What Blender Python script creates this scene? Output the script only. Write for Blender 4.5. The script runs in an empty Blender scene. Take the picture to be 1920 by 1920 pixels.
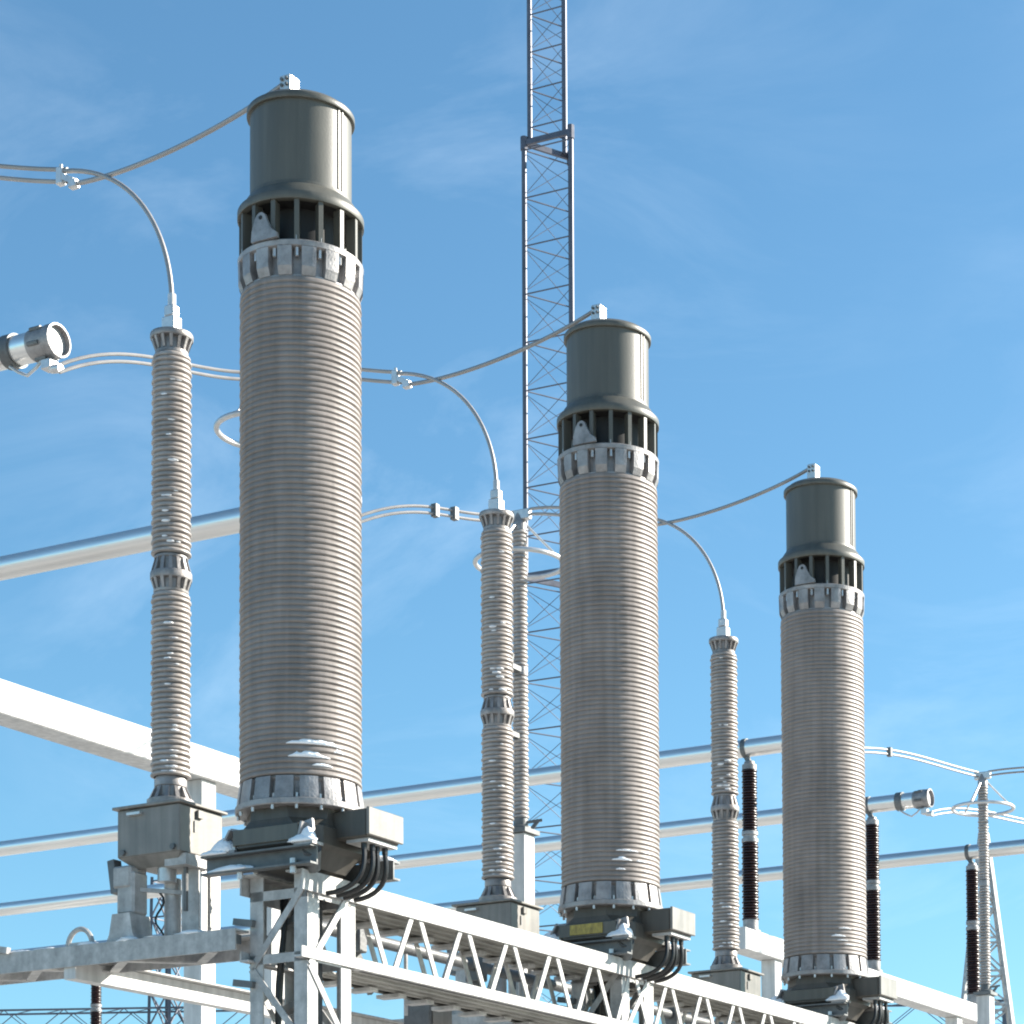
import bpy, math, random
from mathutils import Vector, Matrix
random.seed(7)
S = bpy.context.scene
COL = S.collection
R = math.radians
PI = math.pi

# ------------------------------------------------------------------ camera
YAW, PITCH, ROLL = 0.4642, 0.0484, -0.0093
f0 = Vector((-math.sin(YAW)*math.cos(PITCH), math.cos(YAW)*math.cos(PITCH), math.sin(PITCH)))
r0 = Vector((math.cos(YAW), math.sin(YAW), 0)); u0 = r0.cross(f0)
rr = r0*math.cos(ROLL)+u0*math.sin(ROLL); uu = u0*math.cos(ROLL)-r0*math.sin(ROLL)
cam = bpy.data.cameras.new('camera'); camo = bpy.data.objects.new('camera', cam); COL.objects.link(camo)
M = Matrix((rr, uu, -f0)).transposed().to_4x4(); M.translation = Vector((7.9168, -10.2736, 1.7))
camo.matrix_world = M
cam.sensor_width = 36; cam.lens = 4590.5/1920*36
cam.shift_x = (960-1457.0)/1920; cam.shift_y = (2324.4-960)/1920
cam.clip_start = 0.1; cam.clip_end = 6000
S.camera = camo
S.render.resolution_x = S.render.resolution_y = 1024

# ------------------------------------------------------------------ sky, sun, exposure
SUN_EL = R(27); SUN_AZ = R(46); SUN_DIR = Vector((math.cos(SUN_AZ)*math.cos(SUN_EL), math.sin(SUN_AZ)*math.cos(SUN_EL), math.sin(SUN_EL))).normalized()
w = bpy.data.worlds.new('World'); S.world = w; w.use_nodes = True
nt = w.node_tree; N = nt.nodes; L = nt.links
for n in list(N): N.remove(n)
out = N.new('ShaderNodeOutputWorld'); bg = N.new('ShaderNodeBackground'); bg.inputs[1].default_value = 0.075
sky = N.new('ShaderNodeTexSky'); sky.sky_type = 'NISHITA'; sky.sun_disc = False
sky.sun_elevation = SUN_EL; sky.sun_rotation = math.atan2(SUN_DIR.x, SUN_DIR.y)
sky.altitude = 300; sky.air_density = 1.0; sky.dust_density = 0.8; sky.ozone_density = 2.2
# faint cirrus: wisps stretched by the wind, spread over the whole sky
tc = N.new('ShaderNodeTexCoord')
mp = N.new('ShaderNodeMapping'); mp.inputs['Location'].default_value = (11, 4, 8); mp.inputs['Rotation'].default_value = (0.25, -0.45, 0.5); mp.inputs['Scale'].default_value = (2.2, 6.0, 9.0)
n1 = N.new('ShaderNodeTexNoise'); n1.inputs['Scale'].default_value = 1.5; n1.inputs['Detail'].default_value = 9; n1.inputs['Roughness'].default_value = 0.62; n1.inputs['Distortion'].default_value = 0.6
n2 = N.new('ShaderNodeTexNoise'); n2.inputs['Scale'].default_value = 3.2; n2.inputs['Detail'].default_value = 3
c1 = N.new('ShaderNodeMapRange'); c1.inputs[1].default_value = 0.47; c1.inputs[2].default_value = 0.80
c2 = N.new('ShaderNodeMapRange'); c2.inputs[1].default_value = 0.40; c2.inputs[2].default_value = 0.70
mul = N.new('ShaderNodeMath'); mul.operation = 'MULTIPLY'
mul2 = N.new('ShaderNodeMath'); mul2.operation = 'MULTIPLY'; mul2.inputs[1].default_value = 0.27
L.new(tc.outputs['Generated'], mp.inputs[0]); L.new(mp.outputs[0], n1.inputs['Vector']); L.new(tc.outputs['Generated'], n2.inputs['Vector'])
L.new(n1.outputs[0], c1.inputs[0]); L.new(n2.outputs[0], c2.inputs[0])
L.new(c1.outputs[0], mul.inputs[0]); L.new(c2.outputs[0], mul.inputs[1]); L.new(mul.outputs[0], mul2.inputs[0])
mixc = N.new('ShaderNodeMixRGB'); mixc.inputs[2].default_value = (7.5, 8.6, 9.6, 1)
tint = N.new('ShaderNodeMixRGB'); tint.blend_type = 'MULTIPLY'; tint.inputs[0].default_value = 1; tint.inputs[2].default_value = (0.665, 0.985, 1.03, 1)   # colour rendering of the camera
L.new(sky.outputs[0], tint.inputs[1])
L.new(mul2.outputs[0], mixc.inputs[0]); L.new(tint.outputs[0], mixc.inputs[1])
L.new(mixc.outputs[0], bg.inputs[0]); L.new(bg.outputs[0], out.inputs[0])

sl = bpy.data.lights.new('sun', 'SUN'); sl.energy = 5.0; sl.angle = R(0.53); sl.color = (1.0, 0.93, 0.83)
so = bpy.data.objects.new('sun', sl); COL.objects.link(so); so.location = (20, 40, 30)
so.rotation_euler = SUN_DIR.to_track_quat('Z', 'Y').to_euler()
S.view_settings.view_transform = 'Standard'; S.view_settings.look = 'None'; S.view_settings.gamma = 1
S.view_settings.exposure = 1.4
S.view_settings.use_curve_mapping = False
S.cycles.filter_width = 2.0

# ------------------------------------------------------------------ materials
MATS = {}
def mat(name, col, rough=0.5, metal=0.0, var=0.12, vscale=6.0, bump=0.0, bscale=60.0, spec=0.5, col2=None, stretch=None, rvar=0.1, streak=0.0):
    m = bpy.data.materials.new(name); m.use_nodes = True
    nt = m.node_tree; N = nt.nodes; L = nt.links; b = N['Principled BSDF']
    b.inputs['Metallic'].default_value = metal; b.inputs['Specular IOR Level'].default_value = spec
    tc = N.new('ShaderNodeTexCoord'); mp = N.new('ShaderNodeMapping')
    if stretch: mp.inputs['Scale'].default_value = stretch
    oi = N.new('ShaderNodeObjectInfo'); sc = N.new('ShaderNodeMath'); sc.operation = 'MULTIPLY'; sc.inputs[1].default_value = 37.0
    L.new(oi.outputs['Random'], sc.inputs[0]); L.new(sc.outputs[0], mp.inputs['Location'])
    L.new(tc.outputs['Object'], mp.inputs[0])
    ns = N.new('ShaderNodeTexNoise'); ns.inputs['Scale'].default_value = vscale; ns.inputs['Detail'].default_value = 6; ns.inputs['Roughness'].default_value = 0.65
    L.new(mp.outputs[0], ns.inputs['Vector'])
    ramp = N.new('ShaderNodeValToRGB')
    hs = N.new('ShaderNodeHueSaturation'); vr = N.new('ShaderNodeMapRange'); vr.inputs[3].default_value = 0.94; vr.inputs[4].default_value = 1.06
    L.new(oi.outputs['Random'], vr.inputs[0]); L.new(vr.outputs[0], hs.inputs['Value']); L.new(hs.outputs[0], b.inputs['Base Color'])
    c = Vector(col[:3]); c2 = Vector(col2) if col2 else c*(1-2*var)
    ramp.color_ramp.elements[0].color = (*c2, 1); ramp.color_ramp.elements[0].position = 0.32
    ramp.color_ramp.elements[1].color = (*(c*(1+var)), 1); ramp.color_ramp.elements[1].position = 0.68
    L.new(ns.outputs[0], ramp.inputs[0])
    if streak:
        m2 = N.new('ShaderNodeMapping'); m2.inputs['Scale'].default_value = (13, 13, 0.7); L.new(tc.outputs['Object'], m2.inputs[0]); L.new(sc.outputs[0], m2.inputs['Location'])
        n2 = N.new('ShaderNodeTexNoise'); n2.inputs['Scale'].default_value = 1.6; n2.inputs['Detail'].default_value = 5; L.new(m2.outputs[0], n2.inputs['Vector'])
        r2 = N.new('ShaderNodeMapRange'); r2.inputs[1].default_value = 0.35; r2.inputs[2].default_value = 0.65; r2.inputs[3].default_value = 1-streak; r2.inputs[4].default_value = 1+streak*0.5
        L.new(n2.outputs[0], r2.inputs[0])
        mx = N.new('ShaderNodeMixRGB'); mx.blend_type = 'MULTIPLY'; mx.inputs[0].default_value = 1
        L.new(ramp.outputs[0], mx.inputs[1]); L.new(r2.outputs[0], mx.inputs[2]); L.new(mx.outputs[0], hs.inputs['Color'])
    else: L.new(ramp.outputs[0], hs.inputs['Color'])
    mr = N.new('ShaderNodeMapRange'); mr.inputs[3].default_value = max(0.04, rough-rvar); mr.inputs[4].default_value = min(1, rough+rvar)
    L.new(ns.outputs[0], mr.inputs[0]); L.new(mr.outputs[0], b.inputs['Roughness'])
    if bump:
        nb = N.new('ShaderNodeTexNoise'); nb.inputs['Scale'].default_value = bscale; nb.inputs['Detail'].default_value = 4
        L.new(tc.outputs['Object'], nb.inputs['Vector'])
        bp = N.new('ShaderNodeBump'); bp.inputs['Strength'].default_value = bump; bp.inputs['Distance'].default_value = 0.02
        L.new(nb.outputs[0], bp.inputs['Height']); L.new(bp.outputs[0], b.inputs['Normal'])
    MATS[name] = m
    return m
mat('silicone', (0.282, 0.245, 0.222), 0.5, 0, 0.10, 3.0, 0.05, 30, 0.4, rvar=0.08, streak=0.16)
mat('silicone_pale', (0.41, 0.375, 0.35), 0.45, 0, 0.12, 5.0, 0.05, 40, 0.45, streak=0.14)
mat('head_paint', (0.098, 0.094, 0.077), 0.46, 0, 0.07, 2.5, 0.04, 90, 0.6, stretch=(1, 1, 0.4), streak=0.16)
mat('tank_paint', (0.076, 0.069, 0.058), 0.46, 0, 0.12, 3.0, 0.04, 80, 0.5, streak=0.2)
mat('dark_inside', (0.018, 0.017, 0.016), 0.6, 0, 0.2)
mat('cast_aluminium', (0.325, 0.308, 0.302), 0.45, 0.35, 0.22, 9.0, 0.15, 70)
mat('galvanised', (0.47, 0.46, 0.445), 0.55, 0.12, 0.16, 14.0, 0.08, 60, streak=0.14)
mat('galvanised_dark', (0.15, 0.155, 0.155), 0.5, 0.2, 0.18, 8.0, 0.1, 50)
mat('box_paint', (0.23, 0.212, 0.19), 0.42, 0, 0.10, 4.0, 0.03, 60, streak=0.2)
mat('white_paint', (0.62, 0.61, 0.59), 0.5, 0, 0.08, 4.0, 0.03, 60, streak=0.16)
mat('busbar_aluminium', (0.80, 0.78, 0.75), 0.30, 0.85, 0.05, 3.0, 0.02, 20, stretch=(0.15, 1, 1), rvar=0.05)
mat('bright_aluminium', (0.62, 0.61, 0.60), 0.38, 0.6, 0.08, 12.0, 0.06, 60)
mat('wire', (0.36, 0.345, 0.335), 0.5, 0.45, 0.06, 9.0)
mat('brown_porcelain', (0.024, 0.008, 0.006), 0.34, 0, 0.2, 5.0, spec=0.5, rvar=0.05)
mat('black_rubber', (0.016, 0.016, 0.017), 0.36, 0, 0.2)
mat('yellow_plate', (0.50, 0.38, 0.08), 0.5, 0, 0.1, 34.0, col2=(0.17, 0.12, 0.03), stretch=(1, 1, 0.5))
mat('mast_steel', (0.11, 0.118, 0.15), 0.45, 0.25, 0.15, 4.0)
mat('tray_steel', (0.34, 0.33, 0.30), 0.6, 0.1, 0.22, 7.0, 0.1, 40, stretch=(1, 0.3, 1))
mat('snow', (0.86, 0.87, 0.89), 0.75, 0, 0.03, 8.0, 0.5, 45, 0.3)
mat('snow_ground', (0.62, 0.605, 0.58), 0.8, 0, 0.03, 0.35, 0.6, 2.0, 0.2, col2=(0.06, 0.054, 0.047))

# ------------------------------------------------------------------ mesh helpers
class MB:
    def __init__(s): s.v = []; s.f = []; s.sm = []
    def add(s, vs, fs, smooth=False):
        o = len(s.v); s.v += [tuple(v) for v in vs]
        s.f += [tuple(i+o for i in f) for f in fs]; s.sm += [smooth]*len(fs); return s
    def box(s, lo, hi, ch=0.0):
        (x0, y0, z0), (x1, y1, z1) = lo, hi
        if ch <= 0:
            vs = [(x, y, z) for z in (z0, z1) for (x, y) in ((x0, y0), (x1, y0), (x1, y1), (x0, y1))]
            return s.add(vs, [(3, 2, 1, 0), (4, 5, 6, 7), (0, 1, 5, 4), (1, 2, 6, 5), (2, 3, 7, 6), (3, 0, 4, 7)])
        # bevelled box: three shells
        def ring(d, z): return [(x0+d, y0+ch-0, z), (x0+ch, y0+d, z), (x1-ch, y0+d, z), (x1-d, y0+ch, z), (x1-d, y1-ch, z), (x1-ch, y1-d, z), (x0+ch, y1-d, z), (x0+d, y1-ch, z)]
        rings = [ring(ch, z0), ring(0, z0+ch), ring(0, z1-ch), ring(ch, z1)]
        vs = [p for r_ in rings for p in r_]; fs = [tuple(range(7, -1, -1)), tuple(range(24, 32))]
        for k in range(3):
            for i in range(8):
                j = (i+1) % 8; fs.append((k*8+i, k*8+j, k*8+8+j, k*8+8+i))
        return s.add(vs, fs)
    def beam(s, p, q, w, h, up=(0, 0, 1)):
        p, q = Vector(p), Vector(q); d = (q-p).normalized(); up = Vector(up)
        a = d.cross(up)
        if a.length < 1e-5: a = d.cross(Vector((1, 0, 0)))
        a.normalize(); b = a.cross(d); a *= w/2; b *= h/2
        vs = [p-a-b, p+a-b, p+a+b, p-a+b, q-a-b, q+a-b, q+a+b, q-a+b]
        return s.add(vs, [(3, 2, 1, 0), (4, 5, 6, 7), (0, 1, 5, 4), (1, 2, 6, 5), (2, 3, 7, 6), (3, 0, 4, 7)])
    def angle(s, p, q, w, t, a, b):
        """L section from p to q; legs of width w along directions a and b, corner on the line."""
        p, q, a, b = Vector(p), Vector(q), Vector(a), Vector(b)
        prof = [a*0+b*0, a*w, a*w+b*t, a*t+b*t, a*t+b*w, b*w]
        vs = [p+c for c in prof]+[q+c for c in prof]
        fs = [(0, 1, 2, 3), (0, 3, 4, 5), (9, 8, 7, 6), (11, 10, 9, 6)]
        for i in range(6): fs.append((i, i+6, (i+1) % 6+6, (i+1) % 6))
        return s.add(vs, fs)
    def tube(s, p, q, r, n=10, r2=None, cap=True):
        p, q = Vector(p), Vector(q); d = (q-p).normalized(); r2 = r if r2 is None else r2
        a = d.orthogonal().normalized(); b = d.cross(a); vs = []
        for c, rad in ((p, r), (q, r2)):
            for i in range(n):
                t = 2*PI*i/n; vs.append(c+(a*math.cos(t)+b*math.sin(t))*rad)
        fs = [(i, (i+1) % n, n+(i+1) % n, n+i) for i in range(n)]
        s.add(vs, fs, True)
        if cap: s.add(vs, [tuple(range(n-1, -1, -1)), tuple(range(n, 2*n))])
        return s
    def path(s, pts, r, n=8, closed=False):
        pts = [Vector(p) for p in pts]; m = len(pts); vs = []; prev = None
        for i, p in enumerate(pts):
            if closed: d = pts[(i+1) % m]-pts[i-1]
            else: d = pts[min(i+1, m-1)]-pts[max(i-1, 0)]
            d.normalize()
            a = d.orthogonal().normalized() if prev is None else (prev-d*prev.dot(d)).normalized()
            prev = a; b = d.cross(a)
            for k in range(n):
                t = 2*PI*k/n; vs.append(p+(a*math.cos(t)+b*math.sin(t))*r)
        fs = []
        for i in range(m if closed else m-1):
            j = (i+1) % m
            for k in range(n):
                k2 = (k+1) % n; fs.append((i*n+k, i*n+k2, j*n+k2, j*n+k))
        s.add(vs, fs, True)
        if not closed: s.add(vs, [tuple(range(n-1, -1, -1)), tuple(range((m-1)*n, m*n))])
        return s
    def lathe(s, prof, n=48, c=(0, 0), smooth=True, a0=0.0):
        vs = []; m = len(prof)
        for (r, z) in prof:
            for i in range(n):
                t = 2*PI*i/n+a0; vs.append((c[0]+r*math.cos(t), c[1]+r*math.sin(t), z))
        fs = [(k*n+i, k*n+(i+1) % n, (k+1)*n+(i+1) % n, (k+1)*n+i) for k in range(m-1) for i in range(n)]
        return s.add(vs, fs, smooth)
    def disc(s, r, z, n=48, flip=False, c=(0, 0)):
        vs = [(c[0]+r*math.cos(2*PI*i/n), c[1]+r*math.sin(2*PI*i/n), z) for i in range(n)]
        return s.add(vs, [tuple(range(n-1, -1, -1)) if flip else tuple(range(n))])
    def arcblock(s, r1, r2, a1, a2, z0, z1, n=3, rb=None):
        """curved block; rb = outer radius at the bottom."""
        rb = r2 if rb is None else rb; vs = []
        for i in range(n+1):
            t = a1+(a2-a1)*i/n; c, d = math.cos(t), math.sin(t)
            vs += [(r1*c, r1*d, z0), (rb*c, rb*d, z0), (r2*c, r2*d, z1), (r1*c, r1*d, z1)]
        fs = [(0, 1, 2, 3), (n*4+3, n*4+2, n*4+1, n*4)]
        for i in range(n):
            a = i*4; b = a+4
            for k in range(4):
                k2 = (k+1) % 4; fs.append((a+k, b+k, b+k2, a+k2))
        return s.add(vs, fs)
    def blob(s, c, rx, ry, rz, n=8, jit=0.25, rot=0.0):
        vs = []; rows = 5; cr, sr = math.cos(rot), math.sin(rot)
        for k in range(rows+1):
            ph = -PI/2+PI*k/rows
            for i in range(n):
                t = 2*PI*i/n; j = 1+random.uniform(-jit, jit)
                x = rx*math.cos(ph)*math.cos(t)*j; y = ry*math.cos(ph)*math.sin(t)*j; z = rz*math.sin(ph)*(1+random.uniform(-jit, jit)*.5)
                vs.append((c[0]+x*cr-y*sr, c[1]+x*sr+y*cr, c[2]+z))
        fs = [(k*n+i, k*n+(i+1) % n, (k+1)*n+(i+1) % n, (k+1)*n+i) for k in range(rows) for i in range(n)]
        return s.add(vs, fs, True)
    def build(s, name, m, parent=None, autosmooth=True):
        me = bpy.data.meshes.new(name); me.from_pydata(s.v, [], s.f)
        me.polygons.foreach_set('use_smooth', s.sm); me.materials.append(MATS[m] if isinstance(m, str) else m)
        import bmesh
        bm = bmesh.new(); bm.from_mesh(me); bmesh.ops.recalc_face_normals(bm, faces=bm.faces); bm.to_mesh(me); bm.free()
        if autosmooth and any(s.sm):
            me.set_sharp_from_angle(angle=R(38))
        o = bpy.data.objects.new(name, me); COL.objects.link(o)
        if name in ('bolts', 'bracing'): o['kind'] = 'stuff'
        if parent: o.parent = parent
        return o
def tag(o, label=None, cat=None, group=None, kind=None):
    if label: o['label'] = label
    if cat: o['category'] = cat
    if group: o['group'] = group
    if kind: o['kind'] = kind
    return o
def thing(name, loc, label, cat, group=None):
    o = bpy.data.objects.new(name, None); COL.objects.link(o); o.location = loc; o.empty_display_size = 0.2
    return tag(o, label, cat, group)
def copy_tree(o, parent=None):
    c = o.copy(); COL.objects.link(c)
    if parent: c.parent = parent
    for ch in list(o.children): copy_tree(ch, c)
    return c
def inst(src, parent, rotz=0.0, loc=(0, 0, 0)):
    c = src.copy(); COL.objects.link(c); c.parent = parent; c.location = loc; c.rotation_euler = (0, 0, rotz); return c
def sheds(rc, ros, z0, z1, pitch, lip=0.45):
    n = max(1, round((z1-z0)/pitch)); p = (z1-z0)/n; prof = [(rc, z0)]
    for i in range(n):
        z = z0+i*p; ro = ros[i % len(ros)]
        prof += [(rc+(ro-rc)*lip, z+p*0.08), (ro-0.002, z+p*0.15), (ro, z+p*0.24), (ro-0.001, z+p*0.56), (rc+(ro-rc)*0.60, z+p*0.80), (rc, z+p*0.96)]
    prof.append((rc, z1)); return prof

# ------------------------------------------------------------------ ground
g = MB(); n = 60; vs = []; fs = []
rad = [0, 8, 16, 24, 34, 48, 70, 110, 180, 320, 700, 1600, 3500]
for r_ in rad:
    for i in range(n):
        t = 2*PI*i/n; h = 0.12*math.sin(r_*0.7+3*t)*math.cos(2*t+r_*0.13) if 8 < r_ < 200 else 0
        vs.append((r_*math.cos(t)-3, r_*math.sin(t)+8, h))
fs = [(k*n+i, k*n+(i+1) % n, (k+1)*n+(i+1) % n, (k+1)*n+i) for k in range(len(rad)-1) for i in range(n)]
g.add(vs, fs, True)
tag(g.build('ground', 'snow_ground', autosmooth=False), kind='structure')

# ------------------------------------------------------------------ steel support: lattice columns and long truss
SP = 3.2
COLGROUP = 'lattice columns under the current transformers'
def make_column():
    t = thing('lattice_column', (0, 0, 0), 'x', 'column', COLGROUP)
    a = 0.185; z1 = 4.225
    for sx in (-1, 1):
        for sy in (-1, 1):
            MB().angle((sx*a, sy*a, 0), (sx*a, sy*a, z1), 0.085, 0.010, (-sx, 0, 0), (0, -sy, 0)).build('leg', 'galvanised', t)
    zs = [z1-0.06-0.42*k for k in range(10)]
    for k in range(len(zs)-1):
        za, zb = zs[k], zs[k+1]
        for axis in (0, 1):
            for sgn in (-1, 1):
                e = sgn*(a+0.004); fl = (k % 2)*2-1
                if axis == 0: p, q, up = (-a*fl*0.92, e, za), (a*fl*0.92, e, zb), (0, 1, 0)
                else: p, q, up = (e, -a*fl*0.92, za), (e, a*fl*0.92, zb), (1, 0, 0)
                MB().beam(p, q, 0.036, 0.007, up).build('brace', 'galvanised', t)
    m = MB()
    for zz in (4.12, 3.79, 3.0):
        for sgn in (-1, 1):
            m.beam((-a, sgn*(a-0.004), zz), (a, sgn*(a-0.004), zz), 0.008, 0.05)
            m.beam((sgn*(a-0.004), -a, zz), (sgn*(a-0.004), a, zz), 0.008, 0.05)
    m.build('tie_plate', 'galvanised', t)
    MB().box((-0.03, 0.02, 0.26), (0.07, 0.10, 4.22), 0.008).build('cable_duct', 'galvanised_dark', t)
    for zz in (3.98, 3.66): MB().beam((-0.15, -0.1995, zz), (-0.275, -0.1995, zz+0.02), 0.028, 0.035).build('cable_bracket', 'galvanised_dark', t)
    for q in range(3):
        pts = [(-0.12+0.03*q+0.02*math.sin(k*0.7+q), -0.02-0.03*q+0.015*math.cos(k*0.9), 4.15-0.16*k) for k in range(18)]
        MB().path(pts, 0.012, 6).build('cable', 'black_rubber', t)
    for zz in (4.0, 3.55): MB().beam((-0.15, 0.05, zz), (0.15, -0.10, zz+0.04), 0.05, 0.035).build('cable_bracket', 'galvanised_dark', t)
    MB().box((-0.3, -0.3, 0), (0.3, 0.3, 0.25), 0.02).build('footing', 'galvanised_dark', t)
    # cross channels that carry the transformer feet
    for sy in (-1, 1):
        m = MB(); y0 = sy*0.255
        xa, xb = (-0.41, 0.30) if sy < 0 else (-0.30, 0.41)
        m.box((xa, y0-0.005, 4.236), (xb, y0+0.005, 4.336))
        m.box((xa, min(y0+sy*0.006, y0+sy*0.056), 4.236), (xb, max(y0+sy*0.006, y0+sy*0.056), 4.246)); m.box((xa, min(y0+sy*0.006, y0+sy*0.056), 4.326), (xb, max(y0+sy*0.006, y0+sy*0.056), 4.336))
        m.build('cross_channel', 'galvanised_dark', t)
        for sx in (-1, 1):
            MB().tube((sx*0.17, y0+sy*0.03, 4.2), (sx*0.17, y0+sy*0.03, 4.275), 0.016, 6).build('clamp_bolt', 'bright_aluminium', t)
    return t
col0 = make_column(); columns = [col0]
for k in (1, 2): c = copy_tree(col0); c.location = (0, SP*k, 0); columns.append(c)
for c, l in zip(columns, ('galvanised lattice column under the tallest, leftmost current transformer', 'galvanised lattice column under the middle current transformer', 'galvanised lattice column under the rightmost current transformer')):
    c['label'] = l

tr = thing('lattice_truss', (0, 0, 0), 'long sunlit lattice truss running below the three current transformers', 'truss')
Y0, Y1 = -0.25, 9.6; XF = 0.20
for sx in (-1, 1):
    MB().angle((sx*XF, Y0, 4.228), (sx*XF, Y1, 4.228), 0.105, 0.010, (0, 0, -1), (-sx, 0, 0)).build('chord', 'galvanised', tr)
    MB().angle((sx*XF, Y0, 3.775), (sx*XF, Y1, 3.775), 0.056, 0.010, (0, 0, 1), (-sx, 0, 0)).build('chord', 'galvanised', tr)
    y = 0.30; P = 0.475
    while y < Y1-0.3:
        e = sx*(XF-0.016)
        MB().beam((e, y+0.03, 4.15), (e, y+P/2-0.03, 3.80), 0.034, 0.010, (1, 0, 0)).build('brace', 'galvanised', tr)
        MB().beam((e, y+P/2+0.03, 3.80), (e, y+P-0.03, 4.15), 0.034, 0.010, (1, 0, 0)).build('brace', 'galvanised', tr)
        y += P
    for k in range(3):
        for dy in (-0.10, 0.21):
            if SP*k+dy > Y0: MB().beam((sx*(XF-0.03), SP*k+dy, 3.775), (sx*(XF-0.03), SP*k+dy, 4.21), 0.05, 0.012, (1, 0, 0)).build('post', 'galvanised', tr)
# cable trays lying in the truss, and cross battens
for zt, nm in ((4.135, 'cable_tray'), (3.775, 'cable_tray')):
    for i in range(4):
        xa = -0.175+i*0.088
        m = MB(); m.box((xa, 0.30, zt), (xa+0.076, Y1-0.1, zt+0.006)); m.box((xa, 0.30, zt-0.012), (xa+0.006, Y1-0.1, zt-0.0005)); m.build('tray_strip', 'tray_steel', tr)
    y = 0.42
    while y < Y1-0.2:
        MB().box((-0.215, y, zt-0.034), (-0.06, y+0.075, zt-0.014)).build('batten', 'galvanised', tr)
        y += 0.27
for k in range(7):
    y = 0.9+k*1.1
    MB().tube((-0.10, y-0.45, 3.86), (-0.10, y+0.45, 3.86), 0.028, 10).build('cable', 'black_rubber', tr)

# ------------------------------------------------------------------ current transformers
def make_ct():
    t = thing('current_transformer', (0, 0, 0), 'x', 'transformer', 'current transformers in a row')
    MB().lathe(sheds(0.3075, (0.318, 0.3155), 4.716, 7.325, 0.0305), 80).build('insulator', 'silicone', t)
    # lower flange casting
    lf = MB().lathe([(0.20, 4.559), (0.334, 4.559), (0.338, 4.564), (0.338, 4.590), (0.33, 4.595), (0.288, 4.597), (0.286, 4.688), (0.300, 4.704), (0.296, 4.716)], 80).build('lower_flange', 'cast_aluminium', t)
    r1 = MB().arcblock(0.284, 0.316, -0.148, 0.148, 4.594, 4.710, 4, 0.332).build('rib', 'cast_aluminium', lf)
    for i in range(1, 16): inst(r1, lf, 2*PI*i/16)
    m = MB()
    for i in range(16):
        a = 2*PI*(i+.5)/16; x, y = 0.322*math.cos(a), 0.322*math.sin(a)
        m.tube((x, y, 4.536), (x, y, 4.558), 0.008, 6); x, y = 0.308*math.cos(a), 0.308*math.sin(a); m.tube((x, y, 4.597), (x, y, 4.620), 0.010, 6)
    m.build('bolts', 'bright_aluminium', t)
    # upper flange casting with pockets for the bolts
    uf = MB().lathe([(0.288, 7.321), (0.302, 7.325), (0.302, 7.336), (0.278, 7.344), (0.276, 7.474), (0.318, 7.478), (0.327, 7.482), (0.329, 7.507), (0.325, 7.512), (0.20, 7.512)], 80).build('upper_flange', 'cast_aluminium', t)
    m = MB().arcblock(0.276, 0.327, -0.116, 0.116, 7.375, 7.479, 4, 0.324); m.arcblock(0.276, 0.3235, -0.116, 0.116, 7.332, 7.375, 4, 0.307)
    r2 = m.build('rib', 'cast_aluminium', uf)
    for i in range(1, 16): inst(r2, uf, 2*PI*i/16)
    m = MB()
    for i in range(16):
        a = 2*PI*(i+.5)/16; x, y = 0.302*math.cos(a), 0.302*math.sin(a)
        m.tube((x, y, 7.432), (x, y, 7.476), 0.011, 6); x, y = 0.312*math.cos(a), 0.312*math.sin(a); m.tube((x, y, 7.513), (x, y, 7.536), 0.010, 6)
    m.build('bolts', 'bright_aluminium', t)
    # open cage with bars, dark inside
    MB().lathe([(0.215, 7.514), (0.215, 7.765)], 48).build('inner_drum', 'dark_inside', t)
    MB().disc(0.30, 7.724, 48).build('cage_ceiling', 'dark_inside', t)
    b = MB().box((0.268, -0.0125, 7.514), (0.321, 0.0125, 7.735)).build('cage_bar', 'head_paint', t)
    b.rotation_euler = (0, 0, 2*PI*0.5/16)
    for i in range(1, 16): inst(b, t, 2*PI*(i+.5)/16)
    MB().lathe([(0.25, 7.728), (0.3295, 7.728), (0.331, 7.730), (0.331, 7.768), (0.329, 7.772), (0.318, 7.775), (0.286, 7.826), (0.272, 7.838), (0.269, 7.856)], 80).build('shoulder', 'head_paint', t)
    m = MB().lathe([(0.2655, 7.845), (0.2655, 8.298)], 80); m.build('head_tank', 'head_paint', t)
    m = MB(); a = R(-2.5); c_, s_ = math.cos(a), math.sin(a)
    for o in (-0.014, 0.014):
        m.beam((0.267*c_-o*s_, 0.267*s_+o*c_, 7.861), (0.267*c_-o*s_, 0.267*s_+o*c_, 8.291), 0.009, 0.008, (c_, s_, 0))
    m.build('seam_strip', 'head_paint', t)
    MB().lathe([(0.262, 8.292), (0.2815, 8.292), (0.283, 8.294), (0.283, 8.321), (0.281, 8.324), (0.273, 8.326), (0.248, 8.349), (0.238, 8.352), (0.10, 8.356), (0.0, 8.357)], 80).build('lid', 'head_paint', t)
    # lifting lug
    prof = [(-0.062, 7.515), (-0.058, 7.571), (-0.040, 7.628), (-0.024, 7.655), (-0.008, 7.663), (0.008, 7.663), (0.024, 7.653), (0.040, 7.614), (0.066, 7.567), (0.100, 7.542), (0.104, 7.515)]
    m = MB(); n = len(prof); ya, yb = -0.338, -0.318
    vs = [(x, ya, z) for x, z in prof]+[(x, yb, z) for x, z in prof]
    m.add(vs, [tuple(range(n)), tuple(range(2*n-1, n-1, -1))]+[(i, i+n, (i+1) % n+n, (i+1) % n) for i in range(n)])
    lug = m.build('lifting_lug', 'cast_aluminium', t)
    MB().tube((0, -0.341, 7.636), (0, -0.337, 7.636), 0.011, 12).build('eye', 'dark_inside', lug)
    # top terminal
    te = MB().box((-0.066, -0.10, 8.35), (0.004, -0.015, 8.518), 0.006).build('terminal', 'bright_aluminium', t)
    m = MB()
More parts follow.
